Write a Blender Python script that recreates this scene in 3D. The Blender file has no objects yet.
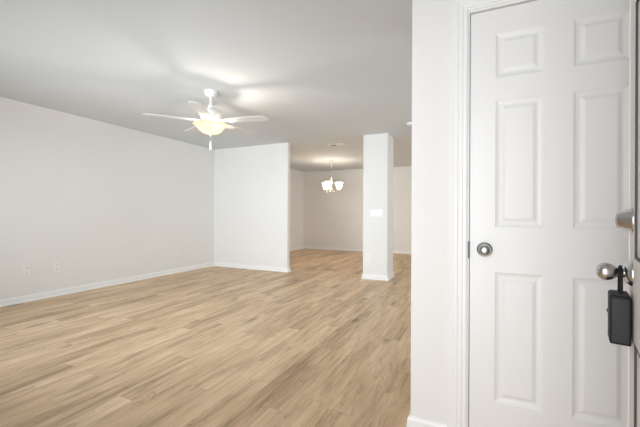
import bpy, bmesh, math, random
from mathutils import Vector, Matrix
S = bpy.context.scene
COL = S.collection
PI = math.pi
H = 2.44                                   # ceiling height

# ------------------------------------------------------------------ camera
FPX = 343.3
YAW = math.radians(24.7)
CAMZ = 1.0906
cam_data = bpy.data.cameras.new('camera')
cam_data.sensor_width = 36.0
cam_data.lens = 36.0 * FPX / 640.0
cam_data.shift_y = 0.8 / 640.0
cam_data.clip_start = 0.02
cam = bpy.data.objects.new('camera', cam_data)
COL.objects.link(cam)
cam.location = (0, 0, CAMZ)
cam.rotation_euler = (Matrix.Rotation(YAW, 3, 'Z') @ Matrix.Rotation(PI / 2, 3, 'X') @ Matrix.Rotation(math.radians(0.24), 3, 'Z')).to_euler()
S.camera = cam

# ------------------------------------------------------------------ world, light, exposure
w = bpy.data.worlds.new('world'); S.world = w; w.use_nodes = True
bg = w.node_tree.nodes['Background']
bg.inputs[0].default_value = (0.93, 0.96, 1.0, 1)
bg.inputs[1].default_value = 0.25
S.view_settings.view_transform = 'Standard'
S.view_settings.look = 'None'
S.view_settings.gamma = 1.0
S.view_settings.use_curve_mapping = False
S.view_settings.exposure = 0.08
try:
    S.cycles.use_denoising = True
    S.cycles.max_bounces = 14
    S.cycles.diffuse_bounces = 10
    S.cycles.sample_clamp_indirect = 6.0
except Exception:
    pass

def area(name, loc, rot, sx, sy, power, color, spread=180):
    d = bpy.data.lights.new(name, 'AREA')
    d.shape = 'RECTANGLE'; d.size = sx; d.size_y = sy
    d.energy = power; d.color = color; d.spread = math.radians(spread)
    o = bpy.data.objects.new(name, d); COL.objects.link(o)
    o.location = loc; o.rotation_euler = rot
    return o
XL_ = -5.043                                # inner face of the left wall
# daylight through the open front door and front window; side, dining, kitchen fills added
area('daylight_front_door', (-0.27, -0.5, 1.15), (PI / 2, 0, 0), 1.0, 2.0, 40, (0.93, 0.965, 1.0))
area('daylight_front_window', (-2.8, 0.12, 1.22), (PI / 2, 0, 0), 2.8, 1.5, 60, (0.85, 0.938, 1.0), 100)
area('added_fill_side', (1.98, 4.3, 1.35), (PI / 2, 0, PI / 2), 2.2, 1.6, 26, (0.82, 0.94, 1.0), 130)
area('added_fill_dining', (XL_ - 0.02, 7.4, 1.20), (PI / 2, 0, -PI / 2), 2.2, 1.3, 18, (1.0, 0.78, 0.50), 105)
area('added_fill_kitchen', (1.98, 8.2, 1.35), (PI / 2, 0, PI / 2), 2.0, 1.4, 21, (0.96, 0.96, 0.97), 130)

# ------------------------------------------------------------------ materials
def mat(name, color, rough=0.5, metal=0.0, bump=0.0, bscale=200, var=0.0, vscale=3.0, spec=0.5):
    m = bpy.data.materials.new(name); m.use_nodes = True
    nt = m.node_tree; b = nt.nodes['Principled BSDF']
    b.inputs['Base Color'].default_value = (*color, 1)
    b.inputs['Roughness'].default_value = rough
    b.inputs['Metallic'].default_value = metal
    b.inputs['Specular IOR Level'].default_value = spec
    tc = nt.nodes.new('ShaderNodeTexCoord')
    if bump:
        n = nt.nodes.new('ShaderNodeTexNoise'); n.inputs['Scale'].default_value = bscale
        n.inputs['Detail'].default_value = 3
        nt.links.new(tc.outputs['Object'], n.inputs['Vector'])
        bp = nt.nodes.new('ShaderNodeBump'); bp.inputs['Strength'].default_value = bump
        bp.inputs['Distance'].default_value = 0.002
        nt.links.new(n.outputs['Fac'], bp.inputs['Height'])
        nt.links.new(bp.outputs['Normal'], b.inputs['Normal'])
    if var:
        n2 = nt.nodes.new('ShaderNodeTexNoise'); n2.inputs['Scale'].default_value = vscale
        nt.links.new(tc.outputs['Object'], n2.inputs['Vector'])
        mr = nt.nodes.new('ShaderNodeMapRange')
        mr.inputs['To Min'].default_value = 1 - var; mr.inputs['To Max'].default_value = 1 + var
        nt.links.new(n2.outputs['Fac'], mr.inputs['Value'])
        mx = nt.nodes.new('ShaderNodeMix'); mx.data_type = 'RGBA'; mx.blend_type = 'MULTIPLY'
        mx.inputs[0].default_value = 1.0
        mx.inputs[6].default_value = (*color, 1)
        nt.links.new(mr.outputs['Result'], mx.inputs[7])
        nt.links.new(mx.outputs[2], b.inputs['Base Color'])
    return m

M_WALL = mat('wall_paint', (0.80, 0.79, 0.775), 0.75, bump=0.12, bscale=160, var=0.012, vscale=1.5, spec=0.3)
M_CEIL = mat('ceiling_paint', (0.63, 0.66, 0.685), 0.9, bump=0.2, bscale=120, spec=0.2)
M_TRIM = mat('trim_paint', (0.86, 0.86, 0.855), 0.35, bump=0.03, bscale=60)
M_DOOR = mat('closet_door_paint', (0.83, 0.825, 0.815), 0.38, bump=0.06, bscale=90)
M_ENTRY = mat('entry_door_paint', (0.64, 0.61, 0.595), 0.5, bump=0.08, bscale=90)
M_EDGE = mat('entry_door_edge', (0.84, 0.84, 0.82), 0.4, bump=0.03)
M_MOULD_SHADE = mat('moulding_shade', (0.045, 0.042, 0.038), 0.6, bump=0.05)  # shade along the entry door panel moulding, put into the colour
M_PLASTIC = mat('white_plastic', (0.84, 0.84, 0.825), 0.35, var=0.01)
M_DARK = mat('dark_slot', (0.03, 0.03, 0.03), 0.6, var=0.05)
M_FAN = mat('fan_white', (0.80, 0.80, 0.785), 0.4, var=0.01)
M_BLADE = mat('fan_blade_white', (0.66, 0.655, 0.64), 0.5, var=0.02, vscale=8)
M_NICKEL = mat('satin_nickel', (0.52, 0.515, 0.505), 0.27, 1.0, bump=0.03, bscale=300)
M_BRUSH = mat('brushed_nickel_chandelier', (0.62, 0.54, 0.44), 0.3, 1.0, var=0.03)
M_BLACK = mat('black_rubber', (0.005, 0.005, 0.005), 0.6, bump=0.1, bscale=300, spec=0.25)
M_GREY = mat('lockbox_grey', (0.035, 0.035, 0.036), 0.7, bump=0.25, bscale=250, var=0.08, vscale=30, spec=0.3)
M_STEEL = mat('dark_steel', (0.06, 0.06, 0.06), 0.35, 0.7, var=0.05)

def glass_shade(name, col, emit, ecol, marble=0.0):
    m = bpy.data.materials.new(name); m.use_nodes = True
    nt = m.node_tree; b = nt.nodes['Principled BSDF']; out = nt.nodes['Material Output']
    b.inputs['Base Color'].default_value = (*col, 1); b.inputs['Roughness'].default_value = 0.3
    b.inputs['Emission Color'].default_value = (*ecol, 1); b.inputs['Emission Strength'].default_value = emit
    t = nt.nodes.new('ShaderNodeBsdfTranslucent'); t.inputs['Color'].default_value = (*col, 1)
    mx = nt.nodes.new('ShaderNodeMixShader'); mx.inputs[0].default_value = 0.5
    nt.links.new(b.outputs[0], mx.inputs[1]); nt.links.new(t.outputs[0], mx.inputs[2])
    nt.links.new(mx.outputs[0], out.inputs['Surface'])
    if marble:
        tc = nt.nodes.new('ShaderNodeTexCoord'); n = nt.nodes.new('ShaderNodeTexNoise')
        n.inputs['Scale'].default_value = 7; n.inputs['Detail'].default_value = 5; n.inputs['Distortion'].default_value = 1.5
        nt.links.new(tc.outputs['Object'], n.inputs['Vector'])
        r = nt.nodes.new('ShaderNodeValToRGB')
        r.color_ramp.elements[0].position = 0.35; r.color_ramp.elements[0].color = (col[0], col[1] * (1 - marble * .4), col[2] * (1 - marble), 1)
        r.color_ramp.elements[1].position = 0.6; r.color_ramp.elements[1].color = (*col, 1)
        nt.links.new(n.outputs['Fac'], r.inputs[0])
        nt.links.new(r.outputs[0], t.inputs['Color']); nt.links.new(r.outputs[0], b.inputs['Base Color'])
    return m
M_BOWL = glass_shade('alabaster_glass', (0.58, 0.56, 0.515), 0.24, (1.0, 0.90, 0.76), 0.35)
M_SHADE = glass_shade('opal_glass', (0.93, 0.90, 0.84), 12.0, (1.0, 0.94, 0.87))

def floor_mat():
    m = bpy.data.materials.new('oak_plank_floor'); m.use_nodes = True
    nt = m.node_tree; N = nt.nodes; L = nt.links; b = N['Principled BSDF']
    def nd(t): return N.new(t)
    def math_(op, a, bb=None, c=None):
        n = nd('ShaderNodeMath'); n.operation = op
        for i, v in enumerate((a, bb, c)):
            if v is None: continue
            if isinstance(v, (int, float)): n.inputs[i].default_value = v
            else: L.new(v, n.inputs[i])
        return n.outputs[0]
    tc = nd('ShaderNodeTexCoord'); sp = nd('ShaderNodeSeparateXYZ'); L.new(tc.outputs['Object'], sp.inputs[0])
    X, Y = sp.outputs[0], sp.outputs[1]
    WID, LEN = 0.152, 1.22
    xr = math_('DIVIDE', X, WID); row = math_('FLOOR', xr); fx = math_('FRACT', xr)
    wn = nd('ShaderNodeTexWhiteNoise'); wn.noise_dimensions = '1D'; L.new(row, wn.inputs['W'])
    yr = math_('ADD', math_('DIVIDE', Y, LEN), wn.outputs['Value']); idx = math_('FLOOR', yr); fy = math_('FRACT', yr)
    cv = nd('ShaderNodeCombineXYZ'); L.new(row, cv.inputs[0]); L.new(idx, cv.inputs[1])
    pn = nd('ShaderNodeTexWhiteNoise'); pn.noise_dimensions = '2D'; L.new(cv.outputs[0], pn.inputs['Vector'])
    prand = pn.outputs['Value']
    # grain, long along Y
    def grain(sx, sy, detail, dist, rough=0.55):
        g = nd('ShaderNodeCombineXYZ'); L.new(math_('MULTIPLY', X, sx), g.inputs[0]); L.new(math_('MULTIPLY', Y, sy), g.inputs[1])
        L.new(math_('MULTIPLY', prand, 37.0), g.inputs[2])
        n = nd('ShaderNodeTexNoise'); n.inputs['Scale'].default_value = 1; n.inputs['Detail'].default_value = detail
        n.inputs['Distortion'].default_value = dist; n.inputs['Roughness'].default_value = rough
        L.new(g.outputs[0], n.inputs['Vector']); return n.outputs['Fac']
    broad = grain(9, 1.3, 4, 0.6); fine = grain(60, 3.2, 5, 0.3, 0.6)
    streak = grain(13, 1.0, 4, 1.8); crack = grain(7, 1.5, 6, 2.2, 0.6)
    v = math_('ADD', math_('MULTIPLY', broad, 0.62), math_('MULTIPLY', fine, 0.38))
    v = math_('ADD', v, math_('MULTIPLY', math_('SUBTRACT', prand, 0.5), 0.13))
    r = nd('ShaderNodeValToRGB'); cr = r.color_ramp
    cr.elements[0].position = 0.30; cr.elements[0].color = (0.34, 0.225, 0.125, 1)
    cr.elements[1].position = 0.68; cr.elements[1].color = (0.79, 0.595, 0.395, 1)
    e = cr.elements.new(0.48); e.color = (0.60, 0.42, 0.255, 1)
    L.new(v, r.inputs[0])
    # darker streaks
    st = nd('ShaderNodeMapRange'); st.inputs['From Min'].default_value = 0.58; st.inputs['From Max'].default_value = 0.72
    st.inputs['To Min'].default_value = 1.0; st.inputs['To Max'].default_value = 0.68; L.new(streak, st.inputs['Value'])
    # fine cracks: a thin band of the noise
    ca = math_('ABSOLUTE', math_('SUBTRACT', crack, 0.60))
    ck = nd('ShaderNodeMapRange'); ck.inputs['From Min'].default_value = 0.0; ck.inputs['From Max'].default_value = 0.009
    ck.inputs['To Min'].default_value = 0.5; ck.inputs['To Max'].default_value = 1.0; L.new(ca, ck.inputs['Value'])
    # seams
    sx = math_('MULTIPLY', math_('MINIMUM', fx, math_('SUBTRACT', 1.0, fx)), WID)
    sy = math_('MULTIPLY', math_('MINIMUM', fy, math_('SUBTRACT', 1.0, fy)), LEN)
    sm = nd('ShaderNodeMapRange'); sm.inputs['From Min'].default_value = 0.0004; sm.inputs['From Max'].default_value = 0.0016
    sm.inputs['To Min'].default_value = 0.8; sm.inputs['To Max'].default_value = 1.0
    L.new(math_('MINIMUM', sx, sy), sm.inputs['Value'])
    # knots: a few dark elongated spots
    kc = nd('ShaderNodeCombineXYZ'); L.new(math_('MULTIPLY', X, 4.2), kc.inputs[0]); L.new(math_('MULTIPLY', Y, 1.5), kc.inputs[1])
    L.new(math_('MULTIPLY', prand, 11.0), kc.inputs[2])
    wp = nd('ShaderNodeMix'); wp.data_type = 'VECTOR'; wp.inputs[0].default_value = 0.10
    wnz = nd('ShaderNodeTexNoise'); wnz.inputs['Scale'].default_value = 6; L.new(kc.outputs[0], wnz.inputs['Vector'])
    L.new(kc.outputs[0], wp.inputs[4]); L.new(wnz.outputs['Color'], wp.inputs[5])
    vo = nd('ShaderNodeTexVoronoi'); vo.inputs['Scale'].default_value = 1.0; L.new(wp.outputs[1], vo.inputs['Vector'])
    kt = nd('ShaderNodeMapRange'); kt.inputs['From Min'].default_value = 0.05; kt.inputs['From Max'].default_value = 0.20
    kt.inputs['To Min'].default_value = 0.42; kt.inputs['To Max'].default_value = 1.0; L.new(vo.outputs['Distance'], kt.inputs['Value'])
    f = math_('MULTIPLY', math_('MULTIPLY', math_('MULTIPLY', st.outputs[0], ck.outputs[0]), sm.outputs[0]), kt.outputs[0])
    mx = nd('ShaderNodeMix'); mx.data_type = 'RGBA'; mx.blend_type = 'MULTIPLY'; mx.inputs[0].default_value = 1
    L.new(r.outputs[0], mx.inputs[6]); L.new(f, mx.inputs[7])
    L.new(mx.outputs[2], b.inputs['Base Color'])
    b.inputs['Roughness'].default_value = 0.46
    b.inputs['Specular IOR Level'].default_value = 0.5
    bp = nd('ShaderNodeBump'); bp.inputs['Strength'].default_value = 0.15; bp.inputs['Distance'].default_value = 0.001
    L.new(math_('MULTIPLY', fine, sm.outputs[0]), bp.inputs['Height']); L.new(bp.outputs[0], b.inputs['Normal'])
    return m
M_FLOOR = floor_mat()

# ------------------------------------------------------------------ helpers
def obj(name, bm, m, parent=None, smooth=False):
    bmesh.ops.recalc_face_normals(bm, faces=bm.faces)
    me = bpy.data.meshes.new(name); bm.to_mesh(me); bm.free()
    me.materials.append(m)
    if smooth:
        for p in me.polygons: p.use_smooth = True
        try: me.set_sharp_from_angle(angle=math.radians(40))
        except Exception: pass
    o = bpy.data.objects.new(name, me); COL.objects.link(o)
    if parent is not None: o.parent = parent
    return o

def thing(name, label, cat, loc=(0, 0, 0), rotz=0.0, group=None):
    o = bpy.data.objects.new(name, None); COL.objects.link(o)
    o.empty_display_size = 0.1
    o.location = loc; o.rotation_euler = (0, 0, rotz)
    o['label'] = label; o['category'] = cat
    if group: o['group'] = group
    return o

def struct(name, bm, m, label=None, cat=None, smooth=False):
    o = obj(name, bm, m, None, smooth); o['kind'] = 'structure'
    if label: o['label'] = label
    if cat: o['category'] = cat
    return o

def bx(bm, x0, x1, y0, y1, z0, z1, bev=0.0, mtx=None, seg=2):
    r = bmesh.ops.create_cube(bm, size=1.0)
    vs = r['verts']
    for v in vs:
        v.co = Vector(((x0 + x1) / 2 + v.co.x * (x1 - x0), (y0 + y1) / 2 + v.co.y * (y1 - y0), (z0 + z1) / 2 + v.co.z * (z1 - z0)))
    if bev:
        es = list({e for v in vs for e in v.link_edges})
        rr = bmesh.ops.bevel(bm, geom=es, offset=bev, segments=seg, affect='EDGES', profile=0.5)
        vs = [v for v in rr['verts']]
    if mtx is not None:
        bmesh.ops.transform(bm, matrix=mtx, verts=list({v for v in vs}))
    return bm

def box(x0, x1, y0, y1, z0, z1, bev=0.0):
    return bx(bmesh.new(), x0, x1, y0, y1, z0, z1, bev)

def vbox(x0, x1, y0, y1, z0, z1, rad=0.006):
    """box with only its vertical edges rounded"""
    bm = box(x0, x1, y0, y1, z0, z1)
    es = [e for e in bm.edges if abs(e.verts[0].co.z - e.verts[1].co.z) > 0.5]
    bmesh.ops.bevel(bm, geom=es, offset=rad, segments=3, affect='EDGES', profile=0.5)
    return bm

def lathe(bm, prof, n=32, mtx=None, cap=True):
    """prof: (radius, z) pairs; revolved about z"""
    rings = []
    for r, z in prof:
        if r < 1e-6: rings.append([bm.verts.new((0, 0, z))])
        else: rings.append([bm.verts.new((r * math.cos(2 * PI * k / n), r * math.sin(2 * PI * k / n), z)) for k in range(n)])
    for a, b in zip(rings, rings[1:]):
        for k in range(n):
            k2 = (k + 1) % n
            if len(a) == 1 and len(b) == 1: continue
            if len(a) == 1: bm.faces.new((a[0], b[k], b[k2]))
            elif len(b) == 1: bm.faces.new((a[k], a[k2], b[0]))
            else: bm.faces.new((a[k], a[k2], b[k2], b[k]))
    if cap:
        for rg in (rings[0], rings[-1]):
            if len(rg) > 1: bm.faces.new(rg)
    if mtx is not None:
        bmesh.ops.transform(bm, matrix=mtx, verts=[v for rg in rings for v in rg])
    return bm

def tube(bm, pts, rad, n=10, closed=False):
    pts = [Vector(p) for p in pts]; rings = []
    rads = rad if isinstance(rad, (list, tuple)) else [rad] * len(pts)
    up = Vector((0.13, 0.21, 0.97)).normalized(); N = len(pts)
    for i, p in enumerate(pts):
        if closed: t = pts[(i + 1) % N] - pts[i - 1]
        else: t = pts[min(i + 1, N - 1)] - pts[max(i - 1, 0)]
        t.normalize()
        a = t.cross(up)
        if a.length < 0.05: a = t.cross(Vector((1, 0, 0)))
        a.normalize(); b = t.cross(a); up = a.cross(t) if False else up
        rings.append([bm.verts.new(p + (a * math.cos(2 * PI * k / n) + b * math.sin(2 * PI * k / n)) * rads[i]) for k in range(n)])
    rng = range(N) if closed else range(N - 1)
    for i in rng:
        A, B = rings[i], rings[(i + 1) % N]
        for k in range(n): bm.faces.new((A[k], A[(k + 1) % n], B[(k + 1) % n], B[k]))
    if not closed: bm.faces.new(rings[0]); bm.faces.new(rings[-1])
    return bm

def sweep(bm, path, prof, closed=False, m2=None):
    """path: 2D points; prof: (offset to the left of travel, z). Mitred corners. m2 maps (u,v,w) to 3D"""
    P = [Vector(p) for p in path]; n = len(P); rings = []
    for i in range(n):
        d0 = (P[i] - P[i - 1]) if (closed or i > 0) else (P[1] - P[0])
        d1 = (P[(i + 1) % n] - P[i]) if (closed or i < n - 1) else d0
        d0 = d0.normalized(); d1 = d1.normalized()
        n0 = Vector((-d0.y, d0.x)); n1 = Vector((-d1.y, d1.x))
        mm = (n0 + n1); mm /= max(1e-6, mm.dot(n0))
        ring = []
        for off, z in prof:
            q = P[i] + mm * off
            co = (q.x, q.y, z) if m2 is None else m2(q.x, q.y, z)
            ring.append(bm.verts.new(co))
        rings.append(ring)
    k = len(prof)
    for i in (range(n) if closed else range(n - 1)):
        A, B = rings[i], rings[(i + 1) % n]
        for j in range(k): bm.faces.new((A[j], A[(j + 1) % k], B[(j + 1) % k], B[j]))
    if not closed: bm.faces.new(rings[0]); bm.faces.new(rings[-1])
    return bm

def panel_door(W, Ht, T, cols, rows, prof, both=True):
    """slab in x 0..W, z 0..Ht; front face at y=0 looking to -y; prof: (inset, depth) rings of each panel"""
    bm = bmesh.new()
    xs = sorted({0.0, W, *[v for c in cols for v in c]}); zs = sorted({0.0, Ht, *[v for r in rows for v in r]})
    cs = {tuple(c) for c in cols}; rs = {tuple(r) for r in rows}
    for side in ((0, 1) if both else (0,)):
        def P(x, z, d): return bm.verts.new((x, d if side == 0 else T - d, z))
        for xa, xb in zip(xs, xs[1:]):
            for za, zb in zip(zs, zs[1:]):
                if (xa, xb) in cs and (za, zb) in rs:
                    prev = [P(xa, za, 0), P(xb, za, 0), P(xb, zb, 0), P(xa, zb, 0)]
                    for ins, dep in prof:
                        cur = [P(xa + ins, za + ins, dep), P(xb - ins, za + ins, dep), P(xb - ins, zb - ins, dep), P(xa + ins, zb - ins, dep)]
                        for k in range(4): bm.faces.new((prev[k], prev[(k + 1) % 4], cur[(k + 1) % 4], cur[k]))
                        prev = cur
                    bm.faces.new(prev)
                else:
                    bm.faces.new((P(xa, za, 0), P(xb, za, 0), P(xb, zb, 0), P(xa, zb, 0)))
    for z in (0, Ht):
        for xa, xb in zip(xs, xs[1:]):
            bm.faces.new([bm.verts.new(c) for c in ((xa, 0, z), (xb, 0, z), (xb, T, z), (xa, T, z))])
    for x in (0, W):
        for za, zb in zip(zs, zs[1:]):
            bm.faces.new([bm.verts.new(c) for c in ((x, 0, za), (x, T, za), (x, T, zb), (x, 0, zb))])
    bmesh.ops.remove_doubles(bm, verts=bm.verts, dist=1e-5)
    return bm

F = Vector((-math.sin(YAW), math.cos(YAW), 0)); R = Vector((math.cos(YAW), math.sin(YAW), 0))

# ------------------------------------------------------------------ room shell
XL, YF, YP, YB, XR = -5.043, 0.25, 5.62, 9.72, 2.0     # left wall, front wall, partition face, dining back wall, right wall
CX, CY = -0.306, 1.764                                 # closet corner
fb = bmesh.new(); bx(fb, XL - 0.12, XR + 0.12, -0.6, YB + 0.12, -0.10, 0.0)
struct('floor', fb, M_FLOOR, 'light oak vinyl plank floor running through both rooms', 'floor')
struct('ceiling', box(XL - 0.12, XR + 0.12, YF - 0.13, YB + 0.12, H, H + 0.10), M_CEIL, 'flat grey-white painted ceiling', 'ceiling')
b = bmesh.new()                                       # unseen opening behind the stub wall, added for the dining fill light
bx(b, XL - 0.12, XL, YF - 0.13, 6.05, 0, H); bx(b, XL - 0.12, XL, 8.35, YB + 0.12, 0, H)
bx(b, XL - 0.12, XL, 6.05, 8.35, 0, 0.5); bx(b, XL - 0.12, XL, 6.05, 8.35, 2.2, H)
struct('wall_left', b, M_WALL, 'long bare white wall on the left', 'wall')
struct('wall_back', box(XL, XR, YB, YB + 0.12, 0, H), M_WALL, 'far white wall of the dining area', 'wall')
# right wall with unseen openings added for the side and kitchen fill lights
b = bmesh.new()
bx(b, XR, XR + 0.12, CY, 3.2, 0, H); bx(b, XR, XR + 0.12, 5.4, 7.1, 0, H); bx(b, XR, XR + 0.12, 9.3, YB, 0, H)
bx(b, XR, XR + 0.12, 3.2, 5.4, 0, 0.5); bx(b, XR, XR + 0.12, 3.2, 5.4, 2.15, H)
bx(b, XR, XR + 0.12, 7.1, 9.3, 0, 0.55); bx(b, XR, XR + 0.12, 7.1, 9.3, 2.1, H)
struct('wall_right', b, M_WALL, 'white wall on the far right, behind the closet', 'wall')
# front wall: door opening x -0.76..0.22, window opening x -4.4..-1.4
b = bmesh.new(); y0, y1 = YF - 0.13, YF
bx(b, XL, -4.4, y0, y1, 0, H); bx(b, -1.4, -0.76, y0, y1, 0, H); bx(b, -4.4, -1.4, y0, y1, 0, 0.45)
bx(b, -4.4, -1.4, y0, y1, 2.25, H); bx(b, -0.76, 0.22, y0, y1, 2.07, H); bx(b, 0.22, 1.1, y0, y1, 0, H)
struct('wall_front', b, M_WALL, 'white front wall around the entrance', 'wall')
struct('wall_entry', box(1.1, 1.22, y0, CY, 0, H), M_WALL, 'white side wall of the entry', 'wall')
# stub wall between living room and dining area
struct('wall_partition', vbox(XL, -3.26, YP, YP + 0.095, 0, H), M_WALL, 'short white stub wall between living room and dining area', 'wall')
# square pillar
PX0, PX1, PY1 = -1.779, -1.359, 6.06
struct('wall_pillar', vbox(PX0, PX1, YP, PY1, 0, H), M_WALL, 'square white pillar from floor to ceiling', 'pillar')
# closet walls
DX0, DX1, DH = -0.034, 0.677, 2.04                     # closet door leaf
OX0, OX1, OH = DX0 - 0.004, DX1 + 0.004, DH + 0.005     # clear opening between the jambs
b = vbox(CX, OX0 - 0.02, CY, CY + 0.115, 0, H)
bx(b, OX0 - 0.02, OX1 + 0.02, CY, CY + 0.115, OH + 0.02, H)
bx(b, OX1 + 0.02, XR, CY, CY + 0.115, 0, H)
bx(b, CX, CX + 0.115, CY + 0.115, 2.60, 0, H)
bx(b, CX, XR, 2.60, 2.715, 0, H)
struct('wall_closet', b, M_WALL, 'white closet wall holding the panelled door', 'wall')

# baseboards (profile: thickness to the left of travel)
BB = [(0, 0), (0.026, 0), (0.026, 0.008), (0.020, 0.018), (0.013, 0.022), (0.013, 0.064), (0.009, 0.074), (0.004, 0.080), (0, 0.080)]
def base(name, path, label, closed=False):
    struct(name, sweep(bmesh.new(), path, BB, closed), M_TRIM, label, 'baseboard')
base('baseboard_left', [(XL, YP), (XL, YF)], 'white baseboard along the left wall')
base('baseboard_partition', [(XL + 0.027, YP + 0.095), (-3.26, YP + 0.095), (-3.26, YP), (XL + 0.027, YP)][::-1] and
     [(XL + 0.027, YP + 0.095), (-3.26, YP + 0.095), (-3.26, YP), (XL + 0.027, YP)], 'white baseboard wrapping the stub wall')
base('baseboard_pillar', [(PX0, YP), (PX0, PY1), (PX1, PY1), (PX1, YP)], 'white baseboard wrapping the pillar', True)
base('baseboard_dining', [(XR, YB), (XL, YB), (XL, YP + 0.123)], 'white baseboard around the dining area')
base('baseboard_closet', [(CX, 2.60), (CX, CY), (-0.128, CY)][::-1], 'white baseboard at the closet corner')

# ------------------------------------------------------------------ closet door, jamb, casing
M2 = lambda x, z, y: (x, y, z)
cas = [(0.0, 0), (0.0, -0.010), (0.006, -0.014), (0.012, -0.011), (0.020, -0.011), (0.024, -0.015), (0.036, -0.016),
       (0.040, -0.013), (0.044, -0.018), (0.060, -0.020), (0.066, -0.016), (0.066, 0)]
cx0, cx1, cz = OX0 - 0.006, OX1 + 0.006, OH + 0.006
b = sweep(bmesh.new(), [(cx0, 0), (cx0, cz), (cx1, cz), (cx1, 0)], [(o, CY + y) for o, y in cas], False, M2)
struct('trim_1', b, M_TRIM, 'white fluted casing around the closet door', 'door casing')
b = bmesh.new()
jx = [(OX0 - 0.02, OX0), (OX1, OX1 + 0.02)]
for a, c in jx: bx(b, a, c, CY + 0.0005, CY + 0.115, 0, OH)
bx(b, OX0 - 0.02, OX1 + 0.02, CY + 0.0005, CY + 0.115, OH, OH + 0.02)
bx(b, OX0, OX0 + 0.012, CY + 0.054, CY + 0.085, 0, OH); bx(b, OX1 - 0.012, OX1, CY + 0.054, CY + 0.085, 0, OH)
bx(b, OX0 + 0.012, OX1 - 0.012, CY + 0.054, CY + 0.085, OH - 0.012, OH)
struct('trim_2', b, M_TRIM, 'white jamb and stop of the closet door', 'door jamb')

DY = CY + 0.015
cols = [(0.106, 0.297), (0.402, 0.593)]
rows = [(0.216, 0.815), (1.022, 1.609), (1.712, 1.914)]
prof = [(0.010, 0.006), (0.020, 0.0085), (0.026, 0.0085), (0.042, 0.0015)]
d1 = panel_door(DX1 - DX0, DH - 0.012, 0.035, cols, rows, prof)
door1 = struct('door_1', d1, M_DOOR, 'white six-panel closet door with a round knob, closed', 'door')
door1.location = (DX0, DY, 0.012)
def along_minus_y(x, z): return Matrix.Translation((x, 0, z)) @ Matrix.Rotation(PI / 2, 4, 'X')   # local +z -> -y
KX, KZ = 0.063, 0.930 - 0.012
kn = lathe(bmesh.new(), [(0.0, 0.062), (0.010, 0.0615), (0.019, 0.058), (0.0255, 0.050), (0.027, 0.042), (0.024, 0.034), (0.016, 0.026), (0.0115, 0.020), (0.0115, 0.004)], 36, along_minus_y(KX, KZ))
k1 = obj('door_knob', kn, M_NICKEL, door1, True); k1['label'] = 'round satin nickel knob'
rs_ = lathe(bmesh.new(), [(0.012, 0.010), (0.022, 0.0095), (0.031, 0.006), (0.034, 0.002), (0.034, 0.0)], 36, along_minus_y(KX, KZ))
obj('rosette', rs_, M_NICKEL, k1, True)
# strike plate on the jamb edge
b = box(OX0 - 0.0035, OX0 + 0.0012, CY - 0.004, CY + 0.03, KZ - 0.032, KZ + 0.048, 0.0008)
sp_ = obj('strike_plate', b, M_STEEL, bpy.data.objects['trim_2'])
sp_['label'] = 'dark metal strike plate'

# ------------------------------------------------------------------ entry door, standing open
EDGE = Vector((0.392, 1.256, 0)); TH = math.radians(12.1)
dirn = Vector((-math.sin(TH), -math.cos(TH), 0))         # from latch edge toward hinge
# local frame: x runs from latch edge to hinge, -y is the outward face seen here
ang = math.atan2(dirn.y, dirn.x)
# face normal toward the left of the picture
nrm = Vector((-math.cos(TH), math.sin(TH), 0))
EW, EH, ET = 0.91, 2.03, 0.044
ecols = [(0.116, 0.405), (0.505, 0.794)]; erows = [(0.22, 0.75), (0.967, 1.627), (1.73, 1.92)]
eprof = [(0.006, 0.0045), (0.012, 0.006), (0.030, 0.006), (0.055, 0.001)]
bm = panel_door(EW, EH, ET, ecols, erows, eprof)
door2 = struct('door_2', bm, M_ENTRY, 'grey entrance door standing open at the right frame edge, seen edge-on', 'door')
# local -y must be nrm: rotate about z so x->dirn; then -y -> ?
door2.rotation_euler = (0, 0, ang)
ly = Matrix.Rotation(ang, 3, 'Z') @ Vector((0, -1, 0))
FLIP = ly.dot(nrm) < 0
door2.location = (EDGE.x, EDGE.y, 0.012)
SG = 1.0
if FLIP:                                                 # mirror the slab so that its panelled face looks left
    for v in door2.data.vertices: v.co.y = -v.co.y
    door2.data.flip_normals()
    SG = -1.0
# outward axis matrix in door local space: local z of lathe -> -y*SG
def out_axis(x, z):
    return Matrix.Translation((x, 0, z)) @ (Matrix.Rotation(PI / 2, 4, 'X') if SG > 0 else Matrix.Rotation(-PI / 2, 4, 'X'))
o_ = -SG                                                 # sign of outward y in local space
b = bmesh.new(); ya, yb = sorted((o_ * 0.0012, -o_ * (ET + 0.0012)))
bx(b, -0.0015, 0.006, ya, yb, 0, EH, 0.0006)
eo = obj('edge_strip', b, M_EDGE, door2); eo['label'] = 'white painted latch edge'
# panel moulding strips, coloured dark to paint in their shade line
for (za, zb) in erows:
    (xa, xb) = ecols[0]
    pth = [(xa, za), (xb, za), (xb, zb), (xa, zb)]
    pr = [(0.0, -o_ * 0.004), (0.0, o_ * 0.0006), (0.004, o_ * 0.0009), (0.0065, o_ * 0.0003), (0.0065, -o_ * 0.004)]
    mo = obj('moulding_shade_strip', sweep(bmesh.new(), pth, pr, True, lambda x, z, y: (x, y, z)), M_MOULD_SHADE, door2)
    mo['label'] = 'moulding round a door panel with its shade painted dark'
LX, LZ = 0.062, 0.934 - 0.012
kp = [(0.0, 0.0765), (0.008, 0.076), (0.016, 0.073), (0.0215, 0.067), (0.0243, 0.059), (0.0240, 0.051), (0.0215, 0.043), (0.0165, 0.036), (0.0125, 0.031), (0.0112, 0.026), (0.0125, 0.019), (0.015, 0.010)]
k2 = obj('door_knob', lathe(bmesh.new(), kp, 40, out_axis(LX, LZ)), M_NICKEL, door2, True); k2['label'] = 'satin nickel egg-shaped knob'
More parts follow.
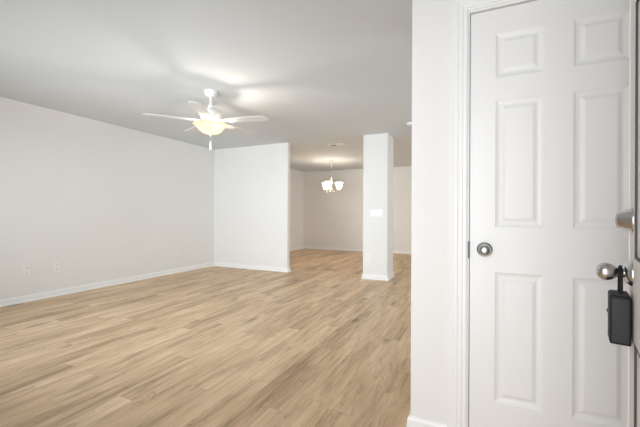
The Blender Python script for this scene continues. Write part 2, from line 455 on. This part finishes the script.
rp = [(0.013, 0.016), (0.020, 0.015), (0.027, 0.011), (0.032, 0.006), (0.034, 0.002), (0.034, 0)]
obj('rosette', lathe(bmesh.new(), rp, 40, out_axis(LX, LZ)), M_NICKEL, k2, True)
dp = [(0.0, 0.0325), (0.012, 0.0325), (0.0125, 0.0335), (0.0190, 0.0335), (0.0212, 0.0315), (0.0315, 0.006), (0.034, 0.004), (0.035, 0.002), (0.035, 0)]
db = obj('deadbolt', lathe(bmesh.new(), dp, 40, out_axis(LX, LZ + 0.144)), M_NICKEL, door2, True); db['label'] = 'tapered satin nickel deadbolt cylinder'
b = bmesh.new(); bx(b, LX - 0.001, LX + 0.001, min(o_ * 0.032, o_ * 0.0331), max(o_ * 0.032, o_ * 0.0331), LZ + 0.139, LZ + 0.149)
obj('keyhole', b, M_DARK, db)

# ------------------------------------------------------------------ lockbox hanging on the knob
lockbox = thing('lockbox', 'dark grey key lockbox hanging by its shackle from the entrance door knob', 'lockbox',
                (0, 0, 0))
lockbox.matrix_world = Matrix.Translation((EDGE.x, EDGE.y, 0.012)) @ Matrix.Rotation(ang, 4, 'Z')
# local x along the door, outward o_*y
def lb(x0, x1, n0, n1, z0, z1, bev, name, m, parent=lockbox):
    ya, yb = sorted((o_ * n0, o_ * n1))
    return obj(name, box(x0, x1, ya, yb, z0, z1, bev), m, parent, True)
bz0, bz1 = 0.746 - 0.012, 0.876 - 0.012
body = lb(LX - 0.042, LX + 0.040, 0.004, 0.048, bz0, bz1, 0.004, 'body', M_BLACK)
side = lb(LX + 0.0395, LX + 0.0425, 0.0085, 0.044, bz0 + 0.006, bz1 - 0.007, 0.0012, 'side_panel', M_GREY)
side['label'] = 'dark grey recessed side panel'
lb(LX - 0.036, LX + 0.034, 0.007, 0.045, bz1 - 0.001, bz1 + 0.003, 0.0012, 'top_cap', M_GREY)
lb(LX + 0.004, LX + 0.016, 0.047, 0.052, bz0 + 0.085, bz0 + 0.080, 0.001, 'latch_tab', M_STEEL)
pts = []
nn = o_ * 0.024
rr_ = 0.020
for sgn in (-1,):
    pts.append((LX - rr_, nn, bz1 - 0.01)); pts.append((LX - rr_, nn, LZ - 0.002))
for k in range(9):
    a = PI - PI * k / 8
    pts.append((LX + rr_ * math.cos(a), nn, LZ - 0.001 + 0.0175 * math.sin(a)))
pts.append((LX + rr_, nn, LZ - 0.002)); pts.append((LX + rr_, nn, bz1 - 0.01))
obj('shackle', tube(bmesh.new(), pts, 0.0042, 12), M_BLACK, lockbox, True)

# ------------------------------------------------------------------ ceiling fan
fan = thing('ceiling_fan', 'white five-blade ceiling fan with a lit alabaster bowl over the living room', 'ceiling fan', (-2.672, 2.925, H))
zz = lambda z: z - H
obj('canopy', lathe(bmesh.new(), [(0.0, 0.0), (0.068, 0.0), (0.070, -0.012), (0.066, -0.035), (0.050, -0.058), (0.028, -0.070), (0.0, -0.070)], 36), M_FAN, fan, True)
obj('downrod', lathe(bmesh.new(), [(0.012, -0.06), (0.012, -0.155), (0.026, -0.158), (0.030, -0.185), (0.022, -0.195)], 24), M_FAN, fan, True)
obj('motor_housing', lathe(bmesh.new(), [(0.0, -0.190), (0.032, -0.191), (0.050, -0.200), (0.090, -0.212), (0.112, -0.230), (0.118, -0.255), (0.114, -0.285),
     (0.100, -0.305), (0.092, -0.322), (0.076, -0.332), (0.0, -0.332)], 40), M_FAN, fan, True)
BLZ = zz(2.105)
def blade_bm():
    """blade outline in x (radial), y (tangential), thin and rounded"""
    n = 14; out = []
    L0, L1 = 0.205, 0.665
    def half(x):
        t = (x - L0) / (L1 - L0)
        return 0.050 + 0.020 * math.sin(min(1, t * 1.1) * PI / 2)
    xs = [L0 + (L1 - 0.06 - L0) * i / n for i in range(n + 1)]
    top = [(x, half(x)) for x in xs]
    hx = top[-1]
    cap = [(hx[0] + 0.06 * math.sin(PI * k / 16), hx[1] * (math.cos(PI * k / 16) if k < 8 else 0)) for k in range(1, 8)]
    up = top + cap
    pts = up + [(L1, 0)] + [(x, -y) for x, y in reversed(up)]
    bm = bmesh.new(); T = 0.0055
    A = [bm.verts.new((x, y, T / 2)) for x, y in pts]; B = [bm.verts.new((x, y, -T / 2)) for x, y in pts]
    bm.faces.new(A); bm.faces.new(B[::-1])
    for i in range(len(pts)):
        j = (i + 1) % len(pts); bm.faces.new((A[i], A[j], B[j], B[i]))
    return bm
def iron_bm():
    bm = bmesh.new()
    bx(bm, 0.085, 0.16, -0.012, 0.012, 0.002, 0.008, 0.002)
    for s in (-1, 1):
        tube(bm, [(0.15, 0, 0.005), (0.185, s * 0.022, 0.0035), (0.22, s * 0.034, 0.003), (0.262, s * 0.030, 0.003)], 0.006, 8)
    tube(bm, [(0.15, 0, 0.006), (0.2, 0, 0.0035), (0.27, 0, 0.003)], 0.006, 8)
    lathe(bm, [(0.0, 0.0025), (0.010, 0.0025), (0.010, 0.009), (0.0, 0.010)], 12, Matrix.Translation((0.24, 0.031, 0)))
    lathe(bm, [(0.0, 0.0025), (0.010, 0.0025), (0.010, 0.009), (0.0, 0.010)], 12, Matrix.Translation((0.24, -0.031, 0)))
    return bm
BROT = 5.0
bl0 = None
for k, a in enumerate((198, 126, 54, -18, 270)):
    ar = math.radians(a + BROT)
    v = R * math.cos(ar) + F * math.sin(ar); wa = math.atan2(v.y, v.x)
    if bl0 is None:
        bl = obj('blade', blade_bm(), M_BLADE, fan, True); bl0 = bl
        ir = obj('blade_iron', iron_bm(), M_FAN, bl, True); ir0 = ir
    else:
        bl = bl0.copy(); COL.objects.link(bl); bl.parent = fan
        ir = ir0.copy(); COL.objects.link(ir); ir.parent = bl
    bl.matrix_local = Matrix.Translation((0, 0, BLZ)) @ Matrix.Rotation(wa, 4, 'Z') @ Matrix.Rotation(math.radians(-6), 4, 'X')
# light kit: fitter, bell-shaped bowl, finial, two pull chains
obj('light_fitter', lathe(bmesh.new(), [(0.0, -0.328), (0.050, -0.330), (0.056, -0.338), (0.052, -0.352), (0.030, -0.358), (0.0, -0.358)], 32), M_FAN, fan, True)
def bowl_bm():
    bm = bmesh.new(); n = 48
    pr = [(0.188, -0.366), (0.180, -0.374), (0.160, -0.386), (0.145, -0.400), (0.134, -0.416), (0.118, -0.436), (0.094, -0.455), (0.060, -0.468), (0.020, -0.474), (0.010, -0.474)]
    prs = [(r, z) for r, z in pr] + [(max(0.006, r - 0.005), z + 0.004) for r, z in reversed(pr)]
    rings = []
    for r, z in prs:
        sc = max(0.0, min(1.0, (r - 0.135) / 0.05))
        rings.append([bm.verts.new((r * (1 + 0.03 * sc * math.cos(10 * 2 * PI * k / n)) * math.cos(2 * PI * k / n), r * (1 + 0.03 * sc * math.cos(10 * 2 * PI * k / n)) * math.sin(2 * PI * k / n), z)) for k in range(n)])
    for i in range(len(rings)):
        a, b2 = rings[i], rings[(i + 1) % len(rings)]
        for k in range(n): bm.faces.new((a[k], a[(k + 1) % n], b2[(k + 1) % n], b2[k]))
    return bm
bw = obj('light_bowl', bowl_bm(), M_BOWL, fan, True); bw['label'] = 'glowing cream alabaster glass bowl'
obj('finial', lathe(bmesh.new(), [(0.0, -0.466), (0.016, -0.470), (0.018, -0.478), (0.010, -0.486), (0.012, -0.494), (0.0, -0.502)], 20), M_FAN, fan, True)
p = tube(bmesh.new(), [(0.0, 0.0, -0.50), (0.002, 0, -0.55)], 0.0013, 8)
pc = obj('pull_chain', p, M_FAN, fan)
obj('fob', lathe(bmesh.new(), [(0.0, -0.548), (0.006, -0.552), (0.012, -0.575), (0.014, -0.61), (0.010, -0.645), (0.0, -0.655)], 16), M_PLASTIC, pc, True)
def lamp(name, loc, power, color, rad, parent=None):
    d = bpy.data.lights.new(name, 'POINT'); d.energy = power; d.color = color; d.shadow_soft_size = rad
    o = bpy.data.objects.new(name, d); COL.objects.link(o); o.location = loc
    if parent is not None: o.parent = parent
    return o
lamp('bulb_light', R * 0.04 + Vector((0, 0, -0.386)), 18.0, (1.0, 0.89, 0.76), 0.018, fan)

# ------------------------------------------------------------------ chandelier
ch = thing('chandelier', 'small nickel three-light chandelier with upturned white glass shades in the dining area', 'chandelier', (-3.325, 7.89, H))
obj('canopy', lathe(bmesh.new(), [(0.0, 0.0), (0.064, 0.0), (0.062, -0.012), (0.030, -0.028), (0.008, -0.032), (0.0, -0.032)], 28), M_BRUSH, ch, True)
b = bmesh.new()
nl = 12
for i in range(nl):
    zc = -0.035 - (0.36 / nl) * (i + 0.5)
    pts = []
    for k in range(10):
        a = 2 * PI * k / 10
        u, v = 0.0085 * math.cos(a), 0.022 * math.sin(a)
        pts.append((u, 0, zc + v) if i % 2 else (0, u, zc + v))
    tube(b, pts, 0.0028, 6, True)
obj('chain', b, M_BRUSH, ch, True)
obj('column', lathe(bmesh.new(), [(0.0, -0.385), (0.008, -0.39), (0.010, -0.41), (0.026, -0.43), (0.030, -0.46), (0.016, -0.49), (0.010, -0.52), (0.010, -0.66),
     (0.020, -0.69), (0.034, -0.72), (0.036, -0.75), (0.022, -0.785), (0.010, -0.80), (0.012, -0.815), (0.0, -0.83)], 24), M_BRUSH, ch, True)
for k, a in enumerate((10, 130, 250)):
    ar = math.radians(a); v = R * math.cos(ar) + F * math.sin(ar)
    pts = [v * r + Vector((0, 0, z)) for r, z in ((0.015, -0.72), (0.05, -0.775), (0.10, -0.805), (0.155, -0.795), (0.193, -0.765), (0.20, -0.735))]
    arm = obj('arm', tube(bmesh.new(), pts, 0.0075, 10), M_BRUSH, ch, True)
    T_ = Matrix.Translation((v.x * 0.20, v.y * 0.20, 0))
    obj('cup', lathe(bmesh.new(), [(0.0, -0.742), (0.018, -0.741), (0.028, -0.728), (0.030, -0.718), (0.0, -0.716)], 20, T_), M_BRUSH, arm, True)
    sp2 = [(0.030, -0.722), (0.048, -0.708), (0.060, -0.680), (0.068, -0.640), (0.078, -0.595), (0.094, -0.562), (0.097, -0.556)]
    sp2 = sp2 + [(r - 0.004, z + 0.002) for r, z in reversed(sp2)]
    sb = lathe(bmesh.new(), sp2 + [sp2[0]], 28, T_, cap=False)
    bmesh.ops.remove_doubles(sb, verts=sb.verts, dist=1e-6)
    sh = obj('lamp_shade', sb, M_SHADE, ch, True)
    lamp('chandelier_bulb_light', (v.x * 0.20, v.y * 0.20, -0.66), 1.0, (1.0, 0.84, 0.66), 0.03, ch)

# ------------------------------------------------------------------ ceiling vent, smoke detector
vt = thing('ceiling_vent', 'white slatted air vent in the ceiling in front of the chandelier', 'vent', (-2.49, 6.18, H), 0)
b = bmesh.new()
w2, d2 = 0.165, 0.09
sweep(b, [(-w2, -d2), (w2, -d2), (w2, d2), (-w2, d2)], [(0, 0), (0, -0.006), (0.006, -0.009), (0.020, -0.009), (0.024, -0.004), (0.024, 0)], True)
obj('frame', b, M_PLASTIC, vt)
obj('backing', box(-w2 + 0.022, w2 - 0.022, -d2 + 0.022, d2 - 0.022, -0.0015, 0.0), M_DARK, vt)
for k in range(10):
    x = -w2 + 0.036 + k * (2 * w2 - 0.072) / 9
    obj('slat', bx(bmesh.new(), -0.010, 0.010, -d2 + 0.022, d2 - 0.022, -0.001, 0.001, 0, Matrix.Translation((x, 0, -0.008)) @ Matrix.Rotation(math.radians(35 if k < 5 else -35), 4, 'Y')), M_PLASTIC, vt)
sd = thing('smoke_detector', 'round white smoke detector on the ceiling beside the closet corner', 'smoke detector', (-0.90, 5.15, H))
obj('body', lathe(bmesh.new(), [(0.0, -0.034), (0.040, -0.034), (0.058, -0.026), (0.062, -0.012), (0.062, -0.008)], 32), M_PLASTIC, sd, True)
obj('base_ring', lathe(bmesh.new(), [(0.066, -0.009), (0.068, -0.004), (0.068, 0.0), (0.0, 0.0), (0.0, -0.009)], 32), M_PLASTIC, sd, True)

# ------------------------------------------------------------------ outlets and switches
def outlet(loc, rz, label):
    """faces local -y"""
    t = thing('wall_outlet', label, 'outlet', loc, rz, 'wall outlets')
    obj('plate', box(-0.038, 0.038, -0.006, 0, -0.060, 0.060, 0.002), M_PLASTIC, t)
    for s in (-1, 1):
        so = obj('socket', box(-0.017, 0.017, -0.0085, -0.005, s * 0.0265 - 0.014, s * 0.0265 + 0.014, 0.0015), M_PLASTIC, t)
        b = bmesh.new()
        for dx in (-0.0065, 0.0065): bx(b, dx - 0.0014, dx + 0.0014, -0.0089, -0.0083, s * 0.0265 - 0.001, s * 0.0265 + 0.008)
        lathe(b, [(0.0, 0.0004), (0.003, 0.0004), (0.003, -0.0003), (0, -0.0003)], 10, Matrix.Translation((0, -0.0085, s * 0.0265 - 0.007)) @ Matrix.Rotation(PI / 2, 4, 'X'))
        obj('slot', b, M_DARK, so)
    return t
outlet((XL, 2.33, 0.387), PI / 2, 'white outlet low on the left wall, the one nearest the left edge')
outlet((XL, 2.66, 0.380), PI / 2, 'white outlet low on the left wall, second from the left edge')
outlet((XL, 4.65, 0.366), PI / 2, 'white outlet low on the left wall, near the far corner')
outlet((-3.92, YP, 0.37), 0, 'faint white outlet low on the stub wall')
outlet((-4.55, YB, 0.38), 0, 'white outlet low on the far dining wall below the chandelier')
outlet((-1.69, YP, 0.36), 0, 'faint white outlet low on the square pillar')
sw = thing('switch_plate', 'wide white plate of four light switches on the square pillar', 'light switch', (-1.545, YP, 1.115))
obj('plate', box(-0.104, 0.104, -0.006, 0, -0.058, 0.058, 0.002), M_PLASTIC, sw)
for k in range(4):
    x = -0.069 + 0.046 * k
    obj('toggle', bx(bmesh.new(), -0.005, 0.005, -0.016, -0.004, -0.010, 0.010, 0.0015, Matrix.Translation((x, 0, 0)) @ Matrix.Rotation(math.radians(18), 4, 'X')), M_PLASTIC, sw)
